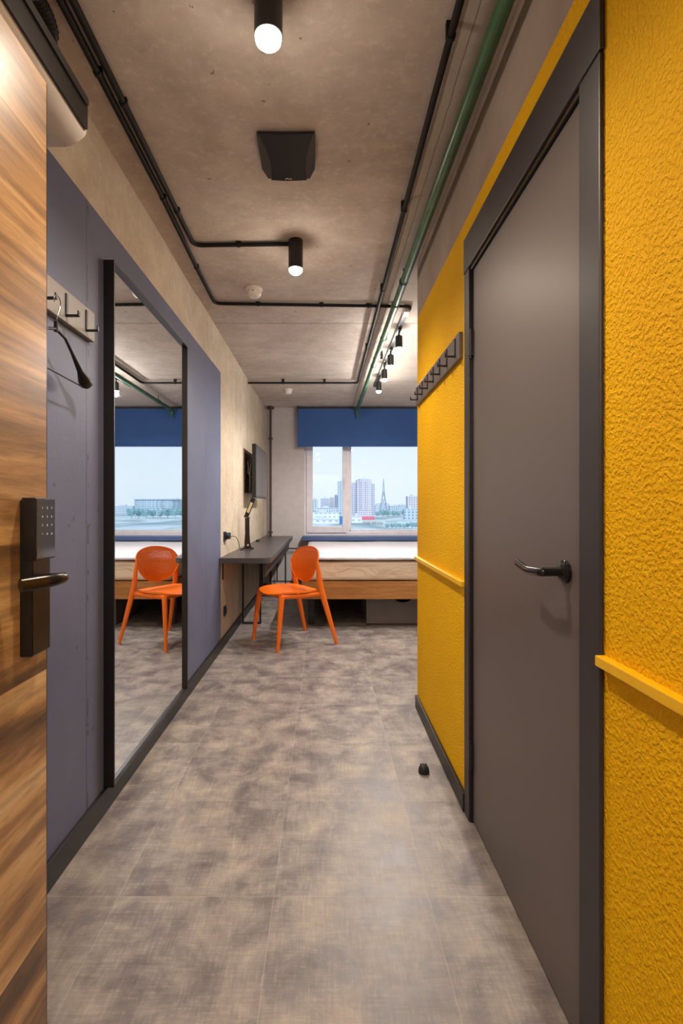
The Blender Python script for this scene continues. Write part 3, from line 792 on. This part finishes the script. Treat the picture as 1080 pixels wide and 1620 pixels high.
# sockets
def socket(y, z, label, plug):
    t_ = thing('wall_socket', label, 'socket', (XL, y, z))
    obj('socket_plate', B(XL, XL+.012, y-.04, y+.04, z-.04, z+.04, bev=.003), M['plastic'], t_)
    obj('socket_insert', tube(bmesh.new(), [(XL+.010, y, z), (XL+.018, y, z)], .024, 20), M['black'], t_)
socket(4.22, .905, 'black wall socket above the near end of the desk', True)
socket(4.22, .285, 'black wall socket low on the wall under the desk', False)
cg = thing('usb_charger', 'black plug charger with a blue face in the socket over the desk', 'charger', (XL+.02, 4.25, .905))
obj('charger_body', B(XL+.018, XL+.046, 4.215, 4.275, .88, .935, bev=.004), M['plastic'], cg)
obj('charger_face', B(XL+.020, XL+.044, 4.212, 4.216, .912, .934), M['blue_plastic'], cg)
o = obj('remote_control', B(-.80, -.765, 5.9, 6.05, TZ1, TZ1+.02, bev=.005), M['plastic'], origin=(-.78, 5.97, TZ1)); tag(o, 'small black remote lying at the back of the desk', 'remote')

# ------------------------------------------------------------------ TV
tv = thing('television', 'flat black television mounted on the left wall above the desk', 'television', (-.72, 5.66, 1.25))
obj('tv_body', B(-.742, -.702, 5.18, 6.14, 1.247, 1.80, bev=.006), M['plastic'], tv)
def screen_mat():
    m = NM('tv_screen', .22, 0, .5); m.col((*lin((50, 50, 52)), 1)); return m.m
obj('screen', B(-.7025, -.7005, 5.20, 6.12, 1.27, 1.785), screen_mat(), tv)
obj('back_cover', B(-.775, -.742, 5.32, 6.0, 1.30, 1.68, bev=.012), M['black'], tv)
bm = bmesh.new(); box(bm, XL, XL+.012, 5.30, 5.62, 1.30, 1.72, bev=.002)  # dark plate: part mount, part stand-in for the shadow behind the set
box(bm, XL+.01, -.775, 5.40, 5.43, 1.50, 1.53); box(bm, XL+.01, -.775, 5.55, 5.58, 1.50, 1.53)
obj('wall_mount_and_shade', bm, M['black'], tv)
bm = bmesh.new()
tube(bm, fillet([(-.80, 5.27, 1.62), (-.79, 5.27, 1.56), (-.80, 5.29, 1.50), (-.765, 5.31, 1.46)], .03), .002, 6)
tube(bm, fillet([(-.765, 5.27, 1.60), (-.78, 5.27, 1.50), (-.775, 5.28, 1.38), (-.785, 5.30, 1.32)], .03), .002, 6)
obj('cable', bm, M['white_plastic'], tv)

# ------------------------------------------------------------------ heating pipes in the corner
hp = thing('heating_riser', 'dark vertical heating pipe in the corner with branches under the window', 'pipe', (-.755, 6.99, 0))
px = -.745; py = 7.0
obj('riser', tube(bmesh.new(), [(px, py, 0), (px, py, ZC)], .0165, 16), M['rust'], hp, smooth=50)
for z in (2.52, 2.095, .80):
    obj('pipe_collar', tube(bmesh.new(), [(px, py, z-.011), (px, py, z+.011)], .030 if z != 2.52 else .05, 18), M['rust'], hp, smooth=40)
for z in (.575, .12):
    obj('branch', tube(bmesh.new(), fillet([(px, py, z), (-.655, py, z), (-.30, py, z), (-.135, py, z)], .02), .010, 12), M['rust'], hp, smooth=50)
obj('drop_pipe', tube(bmesh.new(), [(-.655, py, .12), (-.655, py, .575)], .009, 12), M['rust'], hp, smooth=50)
# radiator behind the bed
rd = thing('radiator', 'white panel radiator under the window behind the bed', 'radiator', (.5, 7.03, .1))
bm = bmesh.new(); box(bm, -.12, 1.1, 6.985, 7.06, .10, .62, bev=.006)
for k in range(28): box(bm, -.10+k*.043, -.075+k*.043, 6.978, 6.99, .13, .59, bev=.003)
obj('radiator_panel', bm, M['white_plastic'], rd)

# ------------------------------------------------------------------ bed
bed = thing('bed', 'wide oak bed frame below the window', 'bed', (.9, 5.8, 0))
BX0, BX1, BY0, BY1 = -.215, 2.0, 4.74, 6.88
bm = bmesh.new(); box(bm, BX0, BX1, BY0, BY0+.04, .285, .45, bev=.003)
obj('footboard', bm, M['bed_wood'], bed)
bm = bmesh.new(); box(bm, BX0, BX0+.04, BY0+.04, BY1, .285, .45, bev=.003); box(bm, BX1-.04, BX1, BY0+.04, BY1, .285, .45, bev=.003); box(bm, BX0+.04, BX1-.04, BY1-.04, BY1, .285, .45)
obj('side_rail', bm, M['bed_wood'], bed)
obj('slat_base', B(BX0+.04, BX1-.04, BY0+.04, BY1-.04, .42, .445), M['black'], bed)
for x, y in ((-.13, 4.98), (-.13, 6.7), (1.9, 4.98), (1.9, 6.7)):
    obj('leg', B(x-.03, x+.03, y-.03, y+.03, 0, .38, bev=.002), M['black'], bed)
def soft(x0, x1, y0, y1, z0, z1, bev, amp, seed, cuts=26, wave=None):
    bm = bmesh.new(); box(bm, x0, x1, y0, y1, z0, z1)
    bmesh.ops.subdivide_edges(bm, edges=bm.edges[:], cuts=cuts, use_grid_fill=True)
    rnd = random.Random(seed); ph = [(rnd.uniform(0, 6), rnd.uniform(0, 6)) for _ in range(5)]
    for v in bm.verts:
        c = v.co
        # round the box
        for ax, (a, b) in enumerate(((x0, x1), (y0, y1), (z0, z1))): pass
        q = Vector((min(max(c.x, x0+bev), x1-bev), min(max(c.y, y0+bev), y1-bev), min(max(c.z, z0+bev), z1-bev)))
        dd = c-q
        if dd.length > 1e-6:
            n = dd.normalized(); c2 = q+n*bev
            f = sum(math.sin(c.x*(5+3*i)+ph[i][0])*math.sin((c.z*3+c.y)*(4+2.7*i)+ph[i][1])/(i+1.5) for i in range(5))
            v.co = c2+n*amp*f
    return bm
m_ = obj('mattress', soft(BX0+.015, BX1-.02, BY0+.012, BY1-.02, .4515, .642, .035, .005, 3, 34), M['mattress'], origin=(.9, 5.8, .43), smooth=80)
tag(m_, 'thick mattress on the oak bed, creased cover with warm lamplight put into its cream', 'mattress')
m_ = obj('bedspread', soft(BX0+.005, BX1-.01, BY0-.002, BY1-.005, .648, .682, .016, .003, 11, 40), M['sheet'], origin=(.9, 5.8, .67), smooth=80)
tag(m_, 'white sheet spread flat over the top of the mattress', 'bedspread')

# storage box under the bed
sb = thing('storage_box', 'grey storage drawer box pushed under the oak bed', 'storage box', (.85, 5.3, 0))
fy = 4.93
pts = [(.41, .012), (1.22, .012), (1.22, .268), (.86, .268)]
for k in range(9):
    a = math.radians(k*22.5); pts.append((.765+.085*math.cos(a), .268-.05*math.sin(a)))
pts += [(.67, .268), (.41, .268)]
bm = bmesh.new(); prism(bm, pts, 'y', fy, fy+.018)
obj('front_panel', bm, M['grey_box'], sb)
bm = bmesh.new(); box(bm, .41, .428, fy+.018, 5.6, .012, .262); box(bm, 1.202, 1.22, fy+.018, 5.6, .012, .262); box(bm, .428, 1.202, 5.58, 5.6, .012, .262); box(bm, .428, 1.202, fy+.018, 5.58, .012, .03)
obj('box_body', bm, M['grey_box'], sb)
for x in (.46, 1.17):
    for y in (5.0, 5.53): obj('caster', tube(bmesh.new(), [(x-.01, y, .0105), (x+.01, y, .0105)], .0105, 12), M['rubber'], sb)

# ------------------------------------------------------------------ chair
chair = thing('dining_chair', 'orange plastic chair with a perforated oval back beside the desk', 'chair', (0, 0, 0))
def disc_grid(nu, nv, fn, sq, hole=None, thick=.006, axis=(0, 0, 1)):
    bm = bmesh.new(); V_ = {}
    for i in range(nu+1):
        for j in range(nv+1):
            u = -1+2*i/nu; v = -1+2*j/nv
            x = u*math.sqrt(1-v*v/2); y = v*math.sqrt(1-u*u/2)
            x = x*(1-sq)+u*sq; y = y*(1-sq)+v*sq
            V_[i, j] = bm.verts.new(fn(x, y))
    for i in range(nu):
        for j in range(nv):
            if hole and hole(i, j): continue
            bm.faces.new((V_[i, j], V_[i+1, j], V_[i+1, j+1], V_[i, j+1]))
    bmesh.ops.remove_doubles(bm, verts=bm.verts, dist=1e-5)
    bm.normal_update()
    bmesh.ops.recalc_face_normals(bm, faces=bm.faces)
    g = bm.faces[:]
    nor = {v: v.normal.copy() for v in bm.verts}
    r = bmesh.ops.solidify(bm, geom=g, thickness=thick)
    bmesh.ops.recalc_face_normals(bm, faces=bm.faces)
    return bm
def seat_fn(x, y):
    w_ = .228*(1-.06*y) ; dz = .012*(x*x)-.010*(1-x*x)*(1-y*y)
    if y > .5: dz -= .018*((y-.5)/.5)**2
    return (x*w_, .055+y*.215, .452+dz)
obj('seat', disc_grid(30, 30, seat_fn, .42, None, .014), M['orange'], chair, smooth=50)
def back_fn(x, y):
    w_ = .220*(1+.17*y); z = .655+.148*y
    return (x*w_, -.125-.035*y-.02+.045*x*x, z)
NU, NV = 57, 39
def hole(i, j): return i % 2 == 1 and j % 2 == 1 and 5 < i < NU-6 and 5 < j < NV-5
obj('backrest', disc_grid(NU, NV, back_fn, .12, hole, .008), M['orange'], chair)
# rim of the back
bm = bmesh.new(); rim = []
for k in range(65):
    a = 2*PI*k/64; u = math.cos(a); v = math.sin(a); mxx = max(abs(u), abs(v)); uu, vv = u/mxx, v/mxx
    x = uu*math.sqrt(1-vv*vv/2)*.88+uu*.12; y = vv*math.sqrt(1-uu*uu/2)*.88+vv*.12
    rim.append(back_fn(x, y))
tube(bm, rim, .0052, 8, caps=False)
obj('back_rim', bm, M['orange'], chair, smooth=60)
for s_ in (-1, 1):
    bm = bmesh.new()
    tube(bm, fillet([(s_*.268, -.275, 0), (s_*.228, -.165, .40), (s_*.220, -.140, .50), (s_*.220, -.112, .69)], .09, 6), [.0145]+[.024]*14+[.012], 12, sx=.7, sy=1.1, up=(0, 1, 0))
    obj('leg', bm, M['orange'], chair, smooth=50)
    bm = bmesh.new()
    tube(bm, [(s_*.236, .262, 0), (s_*.222, .240, .2), (s_*.205, .212, .43)], [.0145, .020, .026], 12, sx=.75, sy=1.05, up=(0, 1, 0))
    obj('leg', bm, M['orange'], chair, smooth=50)
    bm = bmesh.new()
    tube(bm, [(s_*.222, -.150, .425), (s_*.214, .03, .422), (s_*.203, .215, .425)], [.016, .018, .016], 10, sx=.6, sy=1.1)
    obj('side_rail', bm, M['orange'], chair, smooth=50)
bm = bmesh.new(); tube(bm, [(-.2, .215, .425), (.2, .215, .425)], .013, 10); tube(bm, [(-.21, -.12, .428), (.21, -.12, .428)], .012, 10)
obj('cross_rail', bm, M['orange'], chair, smooth=50)
chair.location = (-.271, 4.335, 0); chair.rotation_euler = (0, 0, math.atan2(.85, -.527))

# door stop
ds = thing('door_stop', 'small black ribbed door stop on the floor before the bathroom door', 'door stop', (.43, 2.19, 0))
obj('stop_body', lathe(bmesh.new(), [(0, 0), (.023, 0), (.0235, .008), (.021, .022), (.014, .031), (0, .034)], (.43, 2.19, 0)), M['rubber'], ds, smooth=50)
for q in (-.011, 0, .011):
    bm = bmesh.new(); pts = []
    for k in range(11):
        a = math.radians(12+k*15.6); pts.append((.43+q, 2.19+.024*math.cos(a)*(1-abs(q)*12), .003+.033*math.sin(a)))
    obj('rib', tube(bm, pts, .0028, 8), M['rubber'], ds, smooth=50)

# ------------------------------------------------------------------ city outside, distance haze mixed into its pale colours
GZ = -12.0
def at(px_, py_, Y): return ((px_-VX)/F*Y, Y, CH+(VY-py_)/F*Y)
def facade(name, c, win_c, sx=3.2, sz=3.0, wfill=.5):
    m = NM(name, .8, 0, .2); x, y, z = m.xyz()[0:3]
    def cell(co, s_, f0): 
        f = m.math('FRACT', m.math('DIVIDE', co, s_)); return m.math('MULTIPLY', m.math('GREATER_THAN', f, f0), m.math('LESS_THAN', f, f0+wfill))
    h = m.math('ADD', x, y)
    f = m.math('MULTIPLY', cell(h, sx, .2), cell(z, sz, .3))
    base_ = m.ramp(m.noise(m.obj((.4, .4, .02)), .4, 2), [(.35, tuple(q*.88 for q in lin(c))), (.65, lin(c))])
    m.col(m.mix(m.math('MULTIPLY', f, .95), base_, rgba(win_c))); return m.m
FA = [facade('facade_hazed_blue', (206, 216, 228), (118, 140, 172)), facade('facade_hazed_pink', (216, 212, 222), (120, 134, 168)),
      facade('facade_hazed_teal', (190, 208, 220), (120, 148, 180), 4, 3), facade('facade_hazed_lilac', (208, 212, 228), (118, 134, 168), 2.6, 3),
      facade('facade_white', (232, 240, 246), (160, 190, 214), 5, 4, .45)]  # aerial haze baked into these pale bluish wall tones
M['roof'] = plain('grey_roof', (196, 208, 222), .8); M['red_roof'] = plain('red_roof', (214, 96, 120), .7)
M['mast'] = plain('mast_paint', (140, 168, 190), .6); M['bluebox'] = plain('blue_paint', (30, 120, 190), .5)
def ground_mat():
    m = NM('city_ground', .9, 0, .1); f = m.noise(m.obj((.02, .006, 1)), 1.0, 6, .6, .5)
    m.col(m.ramp(f, [(.36, lin((130, 158, 168))), (.46, lin((168, 184, 190))), (.56, lin((206, 220, 228))), (.68, lin((150, 172, 176)))])); return m.m  # hazy distance tint is part of this ground ramp
struct('ground', B(-1500, 2500, 25, 3200, GZ-1, GZ), ground_mat(), label='open city ground outside, distance haze put into its pale colour', cat='ground')

def block(px0, px1, pt, Y, m, label, name='apartment_block', depth=18, segs=None, roof=True):
    x0, _, z1 = at(px0, pt, Y); x1 = at(px1, pt, Y)[0]
    t_ = thing(name, label, 'building', ((x0+x1)/2, Y, GZ))
    obj('wall', B(x0, x1, Y, Y+depth, GZ, z1), m, t_)
    if roof:
        bm = bmesh.new(); box(bm, x0-.3, x1+.3, Y-.3, Y+depth+.3, z1, z1+.7)
        w3 = (x1-x0); box(bm, x0+w3*.35, x0+w3*.6, Y+4, Y+10, z1+.7, z1+3.2)
        obj('roof', bm, M['roof'], t_)
    return t_
# main tower with wings
x = lambda p_, Y=800: at(p_, 0, Y)[0]
zz = lambda p_, Y=800: at(0, p_, Y)[2]
t_ = thing('apartment_tower', 'tall stepped apartment tower right of the window mullion', 'building', (x(573), 800, GZ))
obj('wing', B(x(553), x(565), 806, 826, GZ, zz(763)), FA[3], t_)
obj('core', B(x(564), x(587.5), 800, 826, GZ, zz(759)), FA[1], t_)
obj('wing', B(x(587), x(593.5), 808, 826, GZ, zz(765)), FA[3], t_)
bm = bmesh.new(); box(bm, x(568), x(585), 806, 820, zz(759), zz(757)); box(bm, x(572), x(580), 808, 816, zz(757), zz(756)); box(bm, x(566), x(570), 806, 820, zz(759), zz(758))
obj('roof', bm, M['roof'], t_)
bm = bmesh.new()
for q in (569.5, 574.5, 579.5, 584.5): box(bm, x(q)-.8, x(q)+.8, 798.8, 800, GZ+8, zz(761))
obj('balcony_stack', bm, FA[3], t_)
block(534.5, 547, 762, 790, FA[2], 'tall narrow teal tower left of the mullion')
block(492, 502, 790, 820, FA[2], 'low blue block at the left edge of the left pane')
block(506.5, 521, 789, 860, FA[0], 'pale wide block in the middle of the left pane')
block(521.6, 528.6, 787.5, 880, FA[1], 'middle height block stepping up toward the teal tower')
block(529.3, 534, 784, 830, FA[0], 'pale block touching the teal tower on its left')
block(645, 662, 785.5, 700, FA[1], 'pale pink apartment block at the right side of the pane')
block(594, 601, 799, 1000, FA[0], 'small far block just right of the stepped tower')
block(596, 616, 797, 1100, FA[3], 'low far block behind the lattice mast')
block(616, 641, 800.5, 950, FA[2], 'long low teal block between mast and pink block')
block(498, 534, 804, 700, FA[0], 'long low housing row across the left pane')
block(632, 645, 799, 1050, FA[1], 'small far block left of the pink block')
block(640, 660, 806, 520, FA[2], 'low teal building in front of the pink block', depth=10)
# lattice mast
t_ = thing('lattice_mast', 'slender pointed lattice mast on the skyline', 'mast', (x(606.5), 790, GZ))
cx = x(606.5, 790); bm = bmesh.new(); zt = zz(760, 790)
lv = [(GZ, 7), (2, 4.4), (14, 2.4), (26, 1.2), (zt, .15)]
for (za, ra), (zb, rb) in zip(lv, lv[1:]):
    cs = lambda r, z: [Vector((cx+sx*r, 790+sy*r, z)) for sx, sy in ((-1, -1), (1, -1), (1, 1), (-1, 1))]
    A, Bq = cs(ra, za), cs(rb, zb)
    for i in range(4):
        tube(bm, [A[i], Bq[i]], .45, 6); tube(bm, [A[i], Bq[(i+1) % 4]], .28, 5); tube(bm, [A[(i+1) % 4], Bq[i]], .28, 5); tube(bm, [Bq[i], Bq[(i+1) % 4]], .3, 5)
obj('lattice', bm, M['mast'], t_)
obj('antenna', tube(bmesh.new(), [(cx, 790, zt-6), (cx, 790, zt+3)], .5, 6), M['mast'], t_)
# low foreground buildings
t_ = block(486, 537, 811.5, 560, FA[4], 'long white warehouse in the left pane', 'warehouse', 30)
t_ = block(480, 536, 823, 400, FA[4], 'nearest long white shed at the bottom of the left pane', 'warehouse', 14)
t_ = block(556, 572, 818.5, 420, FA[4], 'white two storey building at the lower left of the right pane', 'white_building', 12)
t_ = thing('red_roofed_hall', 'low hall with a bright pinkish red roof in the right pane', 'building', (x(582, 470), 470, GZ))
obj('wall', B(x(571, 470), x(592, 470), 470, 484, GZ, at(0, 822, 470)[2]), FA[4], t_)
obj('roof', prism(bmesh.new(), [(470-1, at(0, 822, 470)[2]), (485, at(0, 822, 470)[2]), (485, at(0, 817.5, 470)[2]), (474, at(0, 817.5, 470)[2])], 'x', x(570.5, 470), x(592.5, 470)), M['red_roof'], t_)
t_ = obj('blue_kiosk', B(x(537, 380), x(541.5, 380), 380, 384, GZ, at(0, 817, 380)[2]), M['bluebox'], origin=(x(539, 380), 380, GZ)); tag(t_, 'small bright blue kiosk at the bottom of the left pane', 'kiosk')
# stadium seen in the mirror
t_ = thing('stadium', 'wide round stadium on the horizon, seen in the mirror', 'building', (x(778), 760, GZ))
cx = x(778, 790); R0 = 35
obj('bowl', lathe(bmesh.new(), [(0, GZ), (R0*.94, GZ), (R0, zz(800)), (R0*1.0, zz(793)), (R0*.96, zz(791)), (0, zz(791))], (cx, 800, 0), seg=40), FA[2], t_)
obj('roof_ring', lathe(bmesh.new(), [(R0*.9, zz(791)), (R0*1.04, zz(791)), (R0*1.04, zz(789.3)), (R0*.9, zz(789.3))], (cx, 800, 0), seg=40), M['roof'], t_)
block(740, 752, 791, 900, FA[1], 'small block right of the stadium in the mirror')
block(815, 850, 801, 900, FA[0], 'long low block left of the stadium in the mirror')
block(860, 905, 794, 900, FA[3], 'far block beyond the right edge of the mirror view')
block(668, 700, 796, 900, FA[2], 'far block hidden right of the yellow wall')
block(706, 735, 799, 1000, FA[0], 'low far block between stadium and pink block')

# trees: three crown shapes, copied
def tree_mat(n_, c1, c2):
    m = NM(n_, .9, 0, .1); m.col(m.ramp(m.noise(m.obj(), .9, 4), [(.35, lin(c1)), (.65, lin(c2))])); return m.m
TM = [tree_mat('foliage_hazed_green', (120, 164, 176), (156, 190, 194)), tree_mat('foliage_hazed_brown', (160, 172, 178), (184, 190, 190))]  # foliage paled toward blue grey, haze put into the colour
def crown(seed, m):
    bm = bmesh.new(); rnd = random.Random(seed)
    for k in range(9):
        c = Vector((rnd.uniform(-2.2, 2.2), rnd.uniform(-1.8, 1.8), 4.4+rnd.uniform(-1.6, 2.0)))
        r = bmesh.ops.create_icosphere(bm, subdivisions=3, radius=rnd.uniform(1.2, 2.0))
        for v in r['verts']:
            v.co = c+v.co*(1+.18*math.sin(v.co.x*6+k)*math.sin(v.co.y*5+k*2)+.15*math.sin(v.co.z*7+k)+rnd.uniform(-.08, .08))
    return bm
protos = []
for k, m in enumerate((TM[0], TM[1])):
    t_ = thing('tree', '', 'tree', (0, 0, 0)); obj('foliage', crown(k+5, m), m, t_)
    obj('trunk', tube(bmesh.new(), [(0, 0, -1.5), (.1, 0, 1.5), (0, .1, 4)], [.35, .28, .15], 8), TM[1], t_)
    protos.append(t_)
spots = []
rt = random.Random(4)
ORD = ['leftmost', 'second from the left', 'third from the left', 'fourth from the left', 'fifth from the left', 'sixth from the left', 'seventh from the left', 'eighth from the left', 'ninth from the left']
def row(n, p0, dp, Y, kd, grp, lab, s0, s1, flip=False):
    for k in range(n):
        o_ = ORD[n-1-k if flip else k] if k not in ((0,) if flip else (n-1,)) else 'rightmost'
        spots.append((p0+k*dp, Y+(k % 2)*9.5*s1, kd, grp, lab+', '+o_, rt.uniform(s0, s1)))
row(8, 613, 6.4, 300, 0, 'leafy green trees low in the right pane', 'leafy green tree in the row low in the right pane', .36, .48)
row(7, 576, 4.6, 360, 1, 'bare trees below the red roof', 'greyish bare tree in the lot below the red roof', .28, .36)
row(9, 724, 11.5, 560, 0, 'trees before the stadium', 'green tree standing below the stadium in the mirror', 1.0, 1.4, True)
row(7, 496, 6.6, 640, 0, 'trees behind the white sheds', 'dark tree between the sheds and blocks of the left pane', .7, .95)
row(8, 597, 8.4, 640, 0, 'trees at the foot of the mast', 'dark tree on the horizon near the foot of the mast', .8, 1.1)
used = [False, False]
for px_, Y, kd, grp, lab, s_ in spots:
    if not used[kd]: o = protos[kd]; used[kd] = True
    else: o = dup_tree(protos[kd])
    o.location = (at(px_, 0, Y)[0], Y, GZ+1.2*s_); o.scale = (s_,)*3; o.rotation_euler = (0, 0, rt.uniform(0, 6))
    o['label'] = lab; o['group'] = grp
